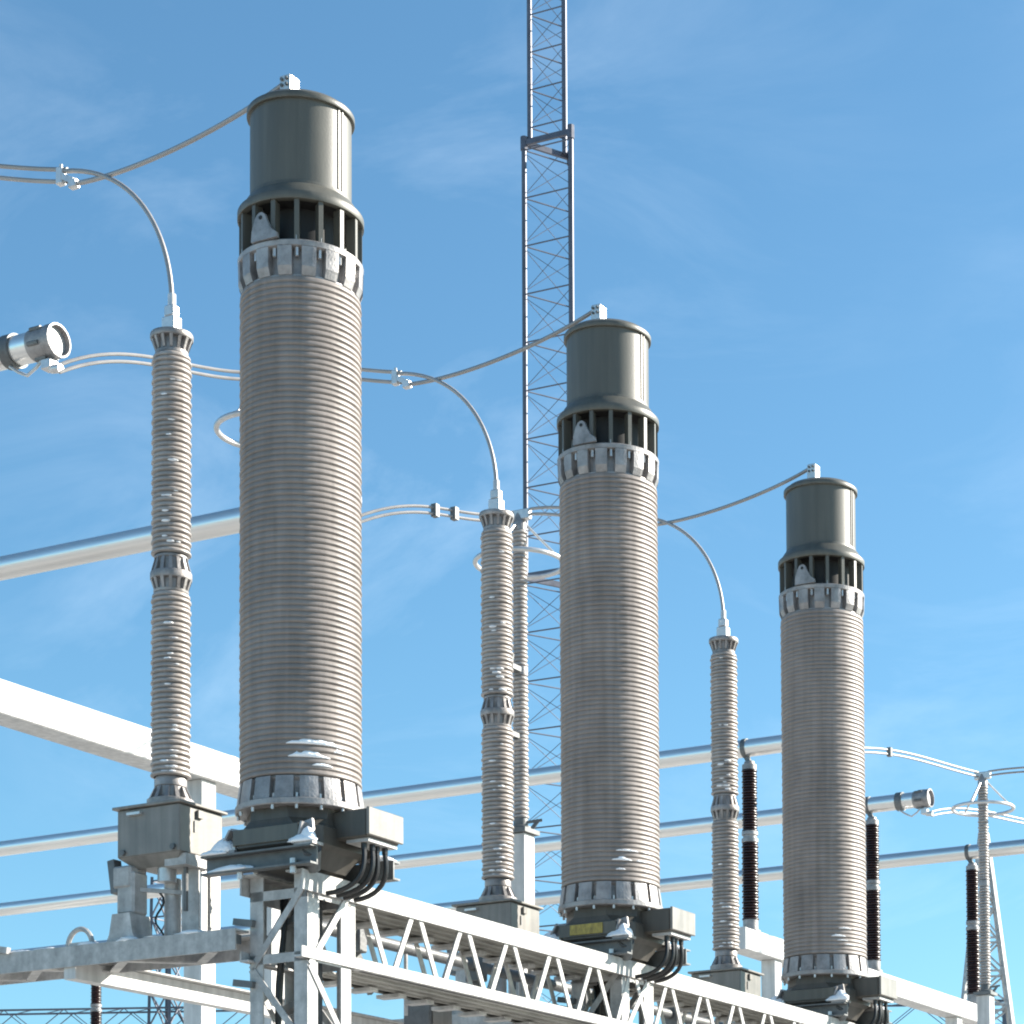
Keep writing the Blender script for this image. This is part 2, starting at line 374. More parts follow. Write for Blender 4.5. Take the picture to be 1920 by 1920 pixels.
    for x in (-0.047, -0.015):
        for z in (8.462, 8.494): m.tube((x, -0.110, z), (x, -0.099, z), 0.009, 6)
    m.build('bolts', 'galvanised_dark', te)
    # base tank: neck, octagonal tank, panel
    def octo(h, c, z): return [(-h, -h+c, z), (-h+c, -h, z), (h-c, -h, z), (h, -h+c, z), (h, h-c, z), (h-c, h, z), (-h+c, h, z), (-h, h-c, z)]
    m = MB(); rings = [octo(0.262, 0.15, 4.560), octo(0.262, 0.14, 4.500), octo(0.270, 0.11, 4.462), octo(0.287, 0.10, 4.452), octo(0.287, 0.10, 4.360), octo(0.255, 0.10, 4.335), octo(0.20, 0.08, 4.25)]
    vs = [p for r_ in rings for p in r_]; fs = [tuple(range(8)), tuple(range(48, 56))]
    for k in range(6):
        for i in range(8): j = (i+1) % 8; fs.append((k*8+i, k*8+j, k*8+8+j, k*8+8+i))
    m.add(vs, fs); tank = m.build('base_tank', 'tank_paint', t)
    MB().box((-0.21, -0.297, 4.372), (0.21, -0.2875, 4.455), 0.003).build('cover_panel', 'head_paint', tank)
    # feet on the cross channels
    for sx in (-1, 1):
        for sy in (-1, 1):
            m = MB(); x, y = sx*0.25, sy*0.262
            m.box((x-0.06, y-0.045, 4.337), (x+0.06, y+0.045, 4.352))
            m.beam((x, y, 4.352), (x-sx*0.03, y-sy*0.02, 4.47), 0.016, 0.085, (1, 0, 0)); m.beam((x-0.045, y, 4.36), (x-0.02*sx, y, 4.46), 0.012, 0.07, (0, 1, 0))
            m.build('foot', 'cast_aluminium', t)
            MB().tube((x+0.035, y-0.02, 4.353), (x+0.035, y-0.02, 4.385), 0.013, 6).build('foot_bolt', 'bright_aluminium', t)
    # secondary terminal box with its cables
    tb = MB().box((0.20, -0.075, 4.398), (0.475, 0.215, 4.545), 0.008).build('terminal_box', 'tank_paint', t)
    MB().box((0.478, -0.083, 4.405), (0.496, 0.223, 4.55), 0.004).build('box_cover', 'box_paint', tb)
    MB().box((0.33, -0.05, 4.378), (0.47, 0.20, 4.396)).build('gland_plate', 'galvanised', tb)
    for i in range(4):
        y = -0.02+i*0.055; x = 0.42+0.012*(i % 2)
        MB().tube((x, y, 4.345), (x, y, 4.377), 0.016, 8).build('cable_gland', 'black_rubber', t)
        pts = []
        for k in range(11):
            s_ = k/10; pts.append((x+0.02*math.sin(PI*s_)-0.20*s_**2.2, y-0.05*s_+0.02*i*s_, 4.345-0.22*(1-(1-s_)**1.8)))
        MB().path(pts, 0.0135, 8).build('cable', 'black_rubber', t)
    # discharge valve and earthing gear tucked below the tank
    MB().tube((0.13, -0.245, 4.29), (0.13, -0.18, 4.29), 0.035, 6).build('valve', 'galvanised_dark', t)
    MB().tube((0.20, -0.16, 4.24), (0.25, -0.235, 4.325), 0.040, 12, 0.05).build('valve_body', 'galvanised_dark', t)
    return t
ct0 = make_ct(); cts = [ct0]
for k in (1, 2): c = copy_tree(ct0); c.location = (0, SP*k, 0); cts.append(c)
for c, l in zip(cts, ('tallest grey current transformer at left, with ribbed insulator column and olive head',
                      'middle grey current transformer with yellow plate on its base tank',
                      'smallest grey current transformer at right, beside brown insulators')): c['label'] = l
# yellow plate only on the middle one
yp = MB().box((-0.125, -0.304, 4.382), (0.115, -0.2975, 4.448), 0.002).build('rating_plate', 'yellow_plate', cts[1])
yp['label'] = 'yellow plate with worn dark print'

# ------------------------------------------------------------------ circuit breakers
def make_breaker():
    t = thing('circuit_breaker', (-0.81, -0.075, 0), 'x', 'breaker', 'slim circuit breaker poles')
    MB().lathe(sheds(0.088, (0.107, 0.101), 4.845, 5.845, 0.0275), 44).build('insulator', 'silicone_pale', t)
    MB().lathe(sheds(0.088, (0.107, 0.101), 6.055, 7.155, 0.0275), 44).build('insulator', 'silicone_pale', t)
    MB().lathe([(0.12, 4.673), (0.125, 4.678), (0.125, 4.72), (0.082, 4.735), (0.080, 4.79), (0.086, 4.795), (0.086, 4.83), (0.079, 4.845)], 40).build('base_flange', 'cast_aluminium', t)
    fin = MB().arcblock(0.07, 0.086, -0.10, 0.10, 4.722, 4.79, 1, 0.118).build('fin', 'cast_aluminium', t)
    for i in range(1, 12): inst(fin, t, 2*PI*i/12)
    j = MB().lathe([(0.080, 5.84), (0.092, 5.848), (0.094, 5.86), (0.082, 5.864), (0.084, 5.915), (0.109, 5.920), (0.111, 5.925), (0.111, 5.955), (0.109, 5.96), (0.084, 5.965), (0.082, 6.03), (0.090, 6.036), (0.090, 6.046), (0.080, 6.058)], 44).build('joint', 'cast_aluminium', t)
    fu = MB().arcblock(0.075, 0.088, -0.09, 0.09, 5.961, 6.034, 1, 0.108).build('fin', 'cast_aluminium', j)
    fl = MB().arcblock(0.075, 0.108, -0.09, 0.09, 5.862, 5.919, 1, 0.090).build('fin', 'cast_aluminium', j)
    for i in range(1, 14): inst(fu, j, 2*PI*i/14); inst(fl, j, 2*PI*i/14)
    tf = MB().lathe([(0.080, 7.15), (0.088, 7.158), (0.088, 7.175), (0.080, 7.18), (0.082, 7.238), (0.112, 7.242), (0.115, 7.248), (0.115, 7.268), (0.112, 7.274), (0.0, 7.276)], 44).build('top_flange', 'cast_aluminium', t)
    fa = MB().arcblock(0.075, 0.110, -0.08, 0.08, 7.180, 7.241, 1, 0.088).build('fin', 'cast_aluminium', tf)
    for i in range(1, 14): inst(fa, tf, 2*PI*i/14)
    MB().box((-0.045, -0.035, 7.277), (0.04, 0.035, 7.37), 0.006).build('terminal_pad', 'bright_aluminium', t)
    MB().box((-0.035, -0.028, 7.371), (0.03, 0.028, 7.435), 0.008).build('terminal_clamp', 'bright_aluminium', t)
    # mechanism box
    h = MB().box((-0.215, -0.175, 4.40), (0.21, 0.175, 4.655), 0.006).build('mechanism_box', 'box_paint', t)
    MB().box((-0.235, -0.195, 4.657), (0.23, 0.195, 4.672), 0.003).build('box_lid', 'box_paint', h)
    MB().box((-0.13, -0.20, 4.618), (-0.04, -0.176, 4.632)).build('handle', 'bright_aluminium', h)
    MB().box((0.211, -0.04, 4.598), (0.226, 0.0, 4.64)).build('latch', 'box_paint', h)
    MB().box((0.211, -0.06, 4.52), (0.216, -0.05, 4.58)).build('hinge', 'galvanised_dark', h)
    m = MB(); m.box((-0.262, -0.12, 4.46), (-0.216, 0.06, 4.60), 0.005); m.build('side_housing', 'galvanised_dark', h)
    m = MB()
    z0, z1 = 4.345, 4.399
    vs = [(-0.14, -0.11, z0), (0.14, -0.11, z0), (0.14, 0.11, z0), (-0.14, 0.11, z0), (-0.21, -0.17, z1), (0.205, -0.17, z1), (0.205, 0.17, z1), (-0.21, 0.17, z1)]
    m.add(vs, [(3, 2, 1, 0), (4, 5, 6, 7), (0, 1, 5, 4), (1, 2, 6, 5), (2, 3, 7, 6), (3, 0, 4, 7)]); m.build('sump', 'box_paint', t)
    MB().tube((0.02, -0.05, 4.27), (0.02, -0.05, 4.345), 0.05, 14).build('gas_fitting', 'bright_aluminium', t)
    # left drive housing and right leg on the platform
    m = MB(); m.box((-0.235, -0.16, 4.10), (-0.115, -0.04, 4.33), 0.012); m.box((-0.255, -0.17, 4.24), (-0.13, -0.03, 4.36), 0.012); m.build('drive_housing', 'galvanised', t)
    m = MB(); vs = []
    for (x0, x1, z) in ((-0.275, -0.075, 3.949), (-0.255, -0.095, 3.99), (-0.235, -0.115, 4.099)):
        vs += [(x0, -0.19, z), (x1, -0.19, z), (x1, -0.03, z), (x0, -0.03, z)]
    fs = [(3, 2, 1, 0), (8, 9, 10, 11)]
    for k in (0, 4):
        for i in range(4): jn = (i+1) % 4; fs.append((k+i, k+jn, k+4+jn, k+4+i))
    m.add(vs, fs); m.build('drive_base', 'galvanised', t)
    MB().beam((-0.275, -0.13, 4.40), (-0.248, -0.13, 4.22), 0.045, 0.06, (0, 1, 0)).build('bracket', 'galvanised_dark', t)
    m = MB(); m.angle((0.095, -0.02, 3.949), (0.095, -0.02, 4.36), 0.115, 0.010, (1, 0, 0), (0, 1, 0)); m.build('leg', 'galvanised', t)
    m = MB(); m.angle((0.215, 0.15, 3.949), (0.215, 0.15, 4.40), 0.08, 0.010, (-1, 0, 0), (0, -1, 0)); m.build('leg', 'galvanised', t)
    MB().box((0.08, -0.14, 4.335), (0.225, 0.06, 4.395)).build('gusset', 'galvanised', t)
    for sx in (-1, 1): MB().tube((sx*0.17, -0.190, 4.425), (sx*0.17, -0.1755, 4.425), 0.017, 6).build('cap_bolt', 'galvanised_dark', t)
    MB().beam((-0.12, -0.1, 4.235), (0.11, 0.02, 4.215), 0.016, 0.022).build('link_rod', 'galvanised', t)
    MB().beam((-0.11, -0.1, 3.965), (0.12, 0.0, 3.94), 0.016, 0.018).build('link_rod', 'galvanised', t)
    MB().tube((0.0, 0.02, 3.93), (0.0, 0.02, 4.30), 0.045, 12).build('operating_tube', 'galvanised', t)
    pts = [(-0.03+0.03*math.sin(k*0.9), -0.05, 4.22-0.028*k) for k in range(11)]
    MB().path(pts, 0.006, 6).build('cable', 'black_rubber', t)
    MB().tube((0.165, -0.07, 4.10), (0.165, -0.07, 4.36), 0.013, 8).build('damper', 'galvanised_dark', t)
    return t
br0 = make_breaker(); brs = [br0]
for k in (1, 2): c = copy_tree(br0); c.location = (-0.81, -0.075+SP*k, 0); brs.append(c)
for c, l in zip(brs, ('leftmost slim circuit breaker pole on its grey mechanism box', 'slim circuit breaker pole in front of the lattice mast, box behind truss',
                      'slim circuit breaker pole standing just left of a brown insulator')): c['label'] = l
def make_platform():
    t = thing('breaker_platform', (0, -0.30, 0), 'x', 'platform', 'platforms under the circuit breakers')
    MB().angle((-3.4, 0, 3.945), (-0.19, 0, 3.945), 0.112, 0.010, (0, 0, -1), (0, 1, 0)).build('beam', 'galvanised', t)
    MB().angle((-3.4, 0.30, 3.945), (-0.19, 0.30, 3.945), 0.112, 0.010, (0, 0, -1), (0, -1, 0)).build('beam', 'galvanised', t)
    x = -3.35; k = 0
    while x < -0.4:
        ya, yb = (0.02, 0.28) if k % 2 == 0 else (0.28, 0.02)
        MB().beam((x, ya, 3.838), (x+0.30, yb, 3.838), 0.05, 0.008).build('lacing_bar', 'galvanised', t); x += 0.30; k += 1
    for x in (-3.2,):
        for y in (0.04, 0.26): MB().angle((x, y, 0), (x, y, 3.90), 0.08, 0.01, (1, 0, 0), (0, 1, 0)).build('post', 'galvanised', t)
    MB().box((-0.30, 0.012, 3.87), (-0.205, 0.07, 3.92)).build('splice_plate', 'galvanised_dark', t)
    return t
pf0 = make_platform(); pfs = [pf0]
for k in (1, 2): c = copy_tree(pf0); c.location = (0, -0.30+SP*k, 0); pfs.append(c)
for c, l in zip(pfs, ('grey laced platform beam at lower left carrying the leftmost breaker', 'platform beam behind the truss under the breaker in front of the mast',
                      'platform beam behind the truss under the rightmost breaker')): c['label'] = l
# steel hoop and bracket on the left platform
h = thing('cable_hoop', (-1.27, -0.26, 3.945), 'small snowy steel hoop on the platform beside the leftmost breaker', 'hoop')
MB().path([(-0.085*math.cos(PI*k/12), 0.0, 0.095*math.sin(PI*k/12)) for k in range(13)], 0.014, 8).build('arch', 'galvanised', h)
MB().box((-0.06, -0.02, 0.0), (0.09, 0.04, 0.02)).build('base_plate', 'galvanised', h)
b_ = thing('steel_strut', (-2.05, -0.3, 3.945), 'sloping grey strut meeting the platform at the left edge', 'strut')
MB().beam((-0.35, -0.012, 0.13), (0.32, -0.012, 0.008), 0.03, 0.035).build('bar', 'galvanised', b_)
MB().box((-0.2, -0.02, 0.002), (0.28, 0.03, 0.012)).build('base_plate', 'galvanised', b_)
# beams along the breaker row
lb = thing('tie_beam', (0, 0, 0), 'white tie beam crossing behind the platform at lower left', 'beam')
MB().box((-1.36, -0.284, 3.77), (-1.28, 9.0, 3.775+0.095)).build('web', 'white_paint', lb)
MB().box((-1.36, -0.284, 3.872), (-1.22, 9.0, 3.88)).build('top_plate', 'galvanised', lb)
rod = thing('drive_rod', (0, 0, 0), 'grey horizontal drive tube linking the breakers, seen through the truss', 'rod')
MB().tube((-0.5, 0.5, 4.15), (-0.5, 8.2, 4.15), 0.035, 12).build('tube', 'galvanised_dark', rod)
for k in range(6):
    y = 1.15+k*1.25
    m = MB(); m.box((-0.56, y-0.04, 4.05), (-0.44, y+0.04, 4.22), 0.008); m.build('bearing', 'galvanised_dark', rod)
    MB().beam((-0.5, y, 4.06), (-0.5, y+0.16, 3.84), 0.05, 0.03, (1, 0, 0)).build('crank', 'galvanised_dark', rod)
    MB().tube((-0.5, y+0.5, 3.75), (-0.5, y+0.5, 4.12), 0.012, 8).build('hanger', 'galvanised', rod)
for k in range(2):
    cb = thing('control_cabinet', (-0.62, 2.05+SP*k, 3.55), 'x', 'cabinet', 'small cabinets behind the truss')
    MB().box((-0.10, -0.12, 0), (0.10, 0.12, 0.42), 0.01).build('case', 'galvanised_dark', cb)
    MB().box((0.101, -0.10, 0.03), (0.11, 0.10, 0.39), 0.003).build('door', 'box_paint', cb)
    m = MB()
    for q in range(4): m.path([(0.02*q-0.03, 0.13+0.01*q, 0.4-0.06*k_) if k_ % 2 else (0.02*q-0.02, 0.15, 0.4-0.06*k_) for k_ in range(7)], 0.010, 6)
    m.build('cable_bundle', 'black_rubber', cb)
    cb['label'] = ('small dark control cabinet seen through the truss below the second breaker', 'small dark control cabinet seen through the truss right of the middle column')[k]
    MB().box((-0.03, -0.03, -3.55), (0.03, 0.03, -0.001)).build('stand', 'galvanised', cb)

# ------------------------------------------------------------------ busbars on brown posts
PZ = 8.37
def busbar(y, xa, xb, label, clamp=True):
    t = thing('busbar_tube', (xb, y, PZ), label, 'busbar', 'tubular busbars')
    MB().tube((xa-xb, 0, 0), (0, 0, 0), 0.096, 40).build('tube', 'busbar_aluminium', t)
    if clamp:
        c = MB().lathe([(0.098, -0.40), (0.112, -0.40), (0.112, -0.32), (0.098, -0.32)], 32)
        c.v = [(z, x, y_) for (x, y_, z) in c.v]; c.build('clamp_band', 'galvanised_dark', t)
        c = MB().lathe([(0.0965, -0.17), (0.104, -0.17), (0.106, -0.12), (0.106, -0.03), (0.111, -0.025), (0.111, 0.035), (0.098, 0.037), (0.095, 0.02), (0.093, 0.004), (0.0, 0.004)], 32)
        c.v = [(z, x, y_) for (x, y_, z) in c.v]; e = c.build('end_fitting', 'cast_aluminium', t)
        m = MB()
        for i in range(6):
            a = 2*PI*i/6; m.tube((-0.14, 0.107*math.cos(a+.3), 0.107*math.sin(a+.3)), (-0.05, 0.107*math.cos(a+.3), 0.107*math.sin(a+.3)), 0.016, 6)
        m.build('bolts', 'galvanised_dark', e)
        MB().path([(-0.36, -0.03, -0.11), (-0.28, -0.04, -0.165), (-0.2, -0.04, -0.205), (-0.13, -0.03, -0.16), (-0.10, -0.02, -0.12)], 0.011, 8).build('earthing_loop', 'bright_aluminium', t)
        m = MB(); m.box((-0.08, -0.05, -0.19), (0.0, 0.03, -0.124), 0.006); m.tube((-0.02, -0.01, -0.185), (0.06, -0.01, -0.195), 0.03, 10); m.build('wire_clamp', 'bright_aluminium', t)
    return t
P = {'n': 1.651, 'A': 4.914, 'B': 13.296, 'C': 16.472, 'D': 19.631}
XW = -75
busbar(P['n'], XW, -3.26, 'large pale busbar tube entering at left with its open ended clamp')
busbar(P['A'], XW, -3.32, 'pale busbar tube passing behind the leftmost breaker, ending behind tallest transformer')
busbar(P['B'], XW, -3.45, 'uppermost of the three distant busbar tubes, ending behind rightmost transformer', False)
busbar(P['C'], XW, -3.40, 'distant busbar tube whose clamped end shows right of rightmost transformer')
busbar(P['D'], XW, -2.9, 'lowest distant busbar tube, running off the right edge')
def make_post():
    t = thing('post_insulator', (-4.15, 0, 6.33), 'x', 'insulator', 'brown post insulators under the busbars')
    MB().lathe(sheds(0.070, (0.094, 0.086), 0.14, 0.995, 0.030), 36).build('insulator', 'brown_porcelain', t)
    MB().lathe(sheds(0.064, (0.086, 0.080), 1.115, 1.80, 0.030), 36).build('insulator', 'brown_porcelain', t)
    MB().lathe([(0.085, 0.99), (0.092, 0.995), (0.092, 1.035), (0.075, 1.04), (0.075, 1.07), (0.09, 1.075), (0.09, 1.11), (0.083, 1.116)], 28).build('joint', 'cast_aluminium', t)
    MB().lathe([(0.11, 0.0), (0.11, 0.025), (0.085, 0.035), (0.085, 0.14)], 28).build('base_flange', 'cast_aluminium', t)
    MB().lathe([(0.08, 1.795), (0.08, 1.85), (0.06, 1.86), (0.055, 1.885), (0.0, 1.887)], 28).build('cap', 'cast_aluminium', t)
    m = MB(); m.beam((0, 0, 1.885), (-0.05, 0, 1.97), 0.05, 0.05, (0, 1, 0)); m.build('bracket', 'galvanised_dark', t)
    c = MB().lathe([(0.0975, -0.025), (0.106, -0.025), (0.106, 0.025), (0.0975, 0.025)], 28); c.v = [(z-0.04, x, y_+2.04) for (x, y_, z) in c.v]
    c.build('tube_clamp', 'galvanised_dark', t)
    return t
po0 = make_post(); posts = []
for i, (k, x, l) in enumerate((('B', -4.17, 'brown post insulator just right of the rightmost breaker pole'), ('C', -4.14, 'brown post insulator against the right side of rightmost transformer'),
                       ('D', -4.12, 'brown post insulator beside the ringed grey post at right'), ('D', -19.18, 'brown post insulator hanging into view at lower left corner'),
                       ('A', -4.15, 'brown post insulator hidden behind the tallest transformer'), ('n', -4.15, 'brown post insulator outside the left edge'))):
    c = po0 if i == 0 else copy_tree(po0)
    c.location = (x, P[k], 6.33); c['label'] = l; posts.append(c)
def portal(name, x, ya, yb, cols, label):
    t = thing(name, (x, 0, 0), label, 'frame', 'white portal frames under busbar posts')
    MB().box((-0.125, ya, 6.09), (0.125, yb, 6.325), 0.008).build('beam', 'white_paint', t)
    for y in cols:
        MB().box((-0.085, y-0.085, 0), (0.085, y+0.085, 6.088), 0.006).build('column', 'white_paint', t)
        MB().box((-0.22, y-0.22, 0.001), (0.22, y+0.22, 0.05)).build('base_plate', 'galvanised_dark', t)
    for y in (ya-0.006, yb+0.006): MB().box((-0.128, y-0.005, 6.087), (0.128, y+0.005, 6.328)).build('end_plate', 'white_paint', t)
    return t
portal('portal_frame', -4.15, -2.2, 5.3, (-1.6, 4.16), 'thick white box beam with column behind the leftmost breaker')
portal('portal_frame', -4.15, 12.9, 19.75, (13.75, 19.0), 'white box beam with columns around base of rightmost transformer')
portal('portal_frame', -19.18, 12.9, 20.1, (13.75, 19.63), 'white portal frame far behind, below lower left corner')

# ------------------------------------------------------------------ grey disconnector posts with grading rings
def make_ring_post():
    t = thing('disconnector_post', (-2.65, 3.09, 0), 'x', 'insulator', 'grey disconnector posts with grading rings')
    MB().lathe(sheds(0.045, (0.067, 0.062), 6.06, 7.22, 0.034), 32).build('insulator', 'silicone_pale', t)
    MB().lathe(sheds(0.043, (0.064, 0.059), 7.30, 8.42, 0.034), 32).build('insulator', 'silicone_pale', t)
    MB().lathe([(0.045, 7.215), (0.062, 7.225), (0.062, 7.295), (0.045, 7.303)], 24).build('joint', 'cast_aluminium', t)
    MB().lathe([(0.09, 5.97), (0.09, 5.99), (0.06, 6.0), (0.058, 6.06)], 24).build('base_flange', 'galvanised_dark', t)
    MB().lathe([(0.058, 8.415), (0.06, 8.47), (0.05, 8.49), (0.03, 8.56), (0.0, 8.56)], 24).build('cap', 'cast_aluminium', t)
    MB().box((-0.10, -0.03, 8.50), (0.10, 0.03, 8.585), 0.008).build('wire_clamp', 'bright_aluminium', t)
    MB().path([(0.36*math.cos(2*PI*k/48), 0.36*math.sin(2*PI*k/48), 8.15) for k in range(48)], 0.020, 10, True).build('grading_ring', 'bright_aluminium', t)
    for a in (R(30), R(150), R(270)):
        c_, s_ = math.cos(a), math.sin(a)
        MB().tube((0.06*c_, 0.06*s_, 8.46), (0.35*c_, 0.35*s_, 8.165), 0.011, 8).build('strut', 'bright_aluminium', t)
    MB().box((-0.08, -0.08, 0), (0.08, 0.08, 5.93), 0.006).build('column', 'white_paint', t)
    MB().box((-0.11, -0.11, 5.932), (0.11, 0.11, 5.968)).build('head_plate', 'galvanised_dark', t)
    m = MB(); m.beam((0.02, -0.02, 6.02), (0.15, 0.08, 6.05), 0.025, 0.02); m.beam((0.08, 0.03, 5.97), (0.13, 0.06, 6.05), 0.02, 0.03); m.build('earthing_contact', 'galvanised_dark', t)
    return t
rp0 = make_ring_post(); rps = [rp0]
RP = [(-2.65, 3.09, 0), (-2.65, 6.29, 0), (-2.67, 16.4, 0), (-2.65, -0.11, 0)]
for i, (p, l) in enumerate(zip(RP, ('ringed grey post mostly hidden behind the tallest transformer', 'ringed grey post directly behind the second breaker pole',
                                  'ringed grey post standing alone near the right edge', 'ringed grey post outside the left edge'))):
    c = rp0 if i == 0 else copy_tree(rp0)
    c.location = p; c['label'] = l
    if i == 1:      # folded earthing arm, only on this one
        MB().tube((0.03, -0.17, 7.36), (-0.075, -0.17, 6.83), 0.020, 8).build('earthing_arm', 'bright_aluminium', c)
        MB().beam((-0.02, -0.17, 6.82), (0.0, -0.17, 6.56), 0.045, 0.03, (0, 1, 0)).build('arm_bracket', 'bright_aluminium', c)
        MB().box((-0.03, -0.185, 7.24), (0.05, -0.06, 7.28)).build('arm_clamp', 'galvanised_dark', c)
        MB().box((-0.03, -0.185, 6.70), (0.03, -0.06, 6.74)).build('arm_clamp', 'galvanised_dark', c)

# ------------------------------------------------------------------ conductors
def bez(p0, p1, p2, p3, n=22):
    P_ = [Vector(p) for p in (p0, p1, p2, p3)]; r_ = []
    for k in range(n+1):
        t = k/n; r_.append(P_[0]*(1-t)**3+P_[1]*3*t*(1-t)**2+P_[2]*3*t*t*(1-t)+P_[3]*t**3)
    return r_
phase = ('first', 'second', 'third')
who = (('tallest transformer', 'leftmost breaker'), ('middle transformer', 'second breaker'), ('rightmost transformer', 'third breaker'))
for k in range(3):
    y = SP*k
    J = Vector((-1.60, y-0.03, 8.36))
    # pair of wires from ringed post to the junction clamp
    t = thing('conductor_pair', (0, 0, 0), 'twin aluminium conductors reaching the junction clamp of the %s' % who[k][0], 'conductor', 'twin conductors at the junctions')
    s_ = Vector((-2.55, y-0.11, 8.56))
    for d in (0.035, -0.035):
        o = Vector((0, 0, d)); MB().path(bez(s_+o*0.6, s_+Vector((0.3, 0, -0.02))+o, J+Vector((-0.45, 0, 0.10))+o, J+o), 0.013, 8).build('wire', 'wire', t)
    t = thing('junction_clamp', J, 'bright clamp where conductors of the %s and its breaker meet' % who[k][0], 'clamp', 'junction clamps')
    m = MB(); m.box((-0.07, -0.022, -0.045), (-0.025, 0.022, 0.055), 0.006); m.beam((-0.05, 0, 0.01), (0.05, 0, -0.045), 0.034, 0.034); m.box((0.02, -0.022, -0.085), (0.075, 0.022, -0.035), 0.006); m.build('body', 'bright_aluminium', t)
    MB().tube((-0.048, 0, 0.056), (-0.048, 0, 0.075), 0.010, 6).build('bolt', 'bright_aluminium', t)
    B = Vector((-0.81, -0.075+y, 7.43))
    t = thing('jumper_wire', B, 'arched jumper wire dropping to the top of the %s' % who[k][1], 'wire', 'arched jumpers to the breakers')
    MB().path([p-B for p in bez(J+Vector((-0.02, 0, 0.03)), J+Vector((0.50, -0.01, -0.06)), B+Vector((0.0, 0, 0.42)), B)], 0.0130, 10).build('wire', 'wire', t)
    MB().tube((0, 0, 0.002), (0, 0, 0.07), 0.022, 8).build('sleeve', 'bright_aluminium', t)
    T = Vector((-0.064, y-0.055, 8.500))
    t = thing('jumper_wire', T, 'slack jumper wire rising to the terminal on top of the %s' % who[k][0], 'wire', 'slack jumpers to the transformer tops')
    MB().path([p-T for p in bez(J+Vector((0.06, 0.0, -0.06)), J+Vector((0.50, 0.0, -0.10)), T+Vector((-0.36, 0, -0.14)), T)], 0.0135, 10).build('wire', 'wire', t)
def pair(label, pts, sep=0.05, r_=0.012, clampat=None):
    t = thing('conductor_pair', (0, 0, 0), label, 'conductor')
    for d in (sep/2, -sep/2):
        MB().path([p+Vector((0, 0, d)) for p in bez(*[Vector(q) for q in pts])], r_, 8).build('wire', 'wire', t)
    if clampat is not None:
        b = bez(*[Vector(q) for q in pts])
        for i in clampat: MB().box(b[i]-Vector((0.025, 0.025, 0.05)), b[i]+Vector((0.025, 0.025, 0.05))).build('spacer', 'galvanised_dark', t)
pair('twin conductors from the near busbar end to the post behind tallest transformer', [(-3.21, 1.64, 8.175), (-3.0, 2.1, 8.50), (-2.95, 2.6, 8.40), (-2.72, 3.07, 8.55)])
pair('twin conductors passing from behind the tallest transformer to the second ringed post', [(-3.27, 4.905, 8.175), (-3.0, 5.5, 8.55), (-2.9, 5.8, 8.34), (-2.70, 6.27, 8.55)], clampat=(10, 13))
pair('twin sagging conductors from behind rightmost transformer to the lone ringed post', [(-3.40, 13.29, 8.175), (-3.1, 14.5, 8.62), (-2.9, 15.3, 8.48), (-2.72, 16.38, 8.56)], clampat=(9,))
pair('twin conductors leaving the lone ringed post toward the right edge', [(-2.6, 16.4, 8.56), (-2.1, 16.45, 8.60), (-1.4, 16.5, 8.50), (-0.4, 16.6, 8.42)])
pair('twin conductors from the clamped busbar end past the lone ringed post', [(-3.35, 16.46, 8.175), (-3.15, 17.4, 8.50), (-2.9, 18.4, 8.30), (-2.66, 19.5, 8.54)])

# ------------------------------------------------------------------ lattice mast
def leg_xy(side, cx, cy):
    # triangular plan; axis pointing left seen from the yard
    v = (Vector((cx, cy))-Vector((7.92, -10.27))).normalized(); l = Vector((-v.y, v.x))
    h = side*0.866
    return [Vector((cx, cy))+l*h/2, Vector((cx, cy))-l*h/2-v*side/2, Vector((cx, cy))-l*h/2+v*side/2]
def mast():
    cx, cy = -12.79, 23.07
    t = thing('lattice_mast', (cx, cy, 0), 'tall slender triangular lattice mast rising to the top edge', 'mast')
    secs = [(0, 14.36, 1.03, 0.80), (14.36, 21.55, 0.875, 0.80), (21.55, 27.6, 0.655, 0.63)]
    for (za, zb, sd, ph) in secs:
        Lp = leg_xy(sd, 0, 0)
        v = (Vector((cx, cy))-Vector((7.92, -10.27))).normalized(); l = Vector((-v.y, v.x)); h = sd*0.866
        off = 0.0 if sd < 0.7 else -0.03
        Lp = [l*h/2, -l*h/2-v*sd/2, -l*h/2+v*sd/2]
        for p in Lp: MB().tube((p.x, p.y, za), (p.x, p.y, zb), 0.042, 10).build('leg', 'mast_steel', t)
        n = int((zb-za)/ph)
        for k in range(n+1):
            z = zb-0.12-k*ph
            if z < 6.0: break
            for a, b in ((0, 1), (0, 2), (1, 2)):
                A_, B_ = Lp[a], Lp[b]
                MB().tube((A_.x, A_.y, z), (B_.x, B_.y, z), 0.012, 6).build('rung', 'mast_steel', t)
                if z-ph > za and a == 0:
                    MB().tube((A_.x, A_.y, z-0.05), (B_.x, B_.y, z-ph+0.05), 0.0055, 6).build('brace', 'mast_steel', t)
                    MB().tube((B_.x, B_.y, z-0.05), (A_.x, A_.y, z-ph+0.05), 0.0055, 6).build('brace', 'mast_steel', t)
        # splice frame at the section top
        if zb < 27:
            for a, b in ((0, 1), (0, 2), (1, 2)):
                A_, B_ = Lp[a], Lp[b]
                MB().beam((A_.x, A_.y, zb), (B_.x, B_.y, zb), 0.05, 0.09).build('splice_bar', 'mast_steel', t)
            for p in Lp: MB().tube((p.x, p.y, zb-0.12), (p.x, p.y, zb+0.10), 0.060, 8).build('splice_sleeve', 'mast_steel', t)
    return t
mast()

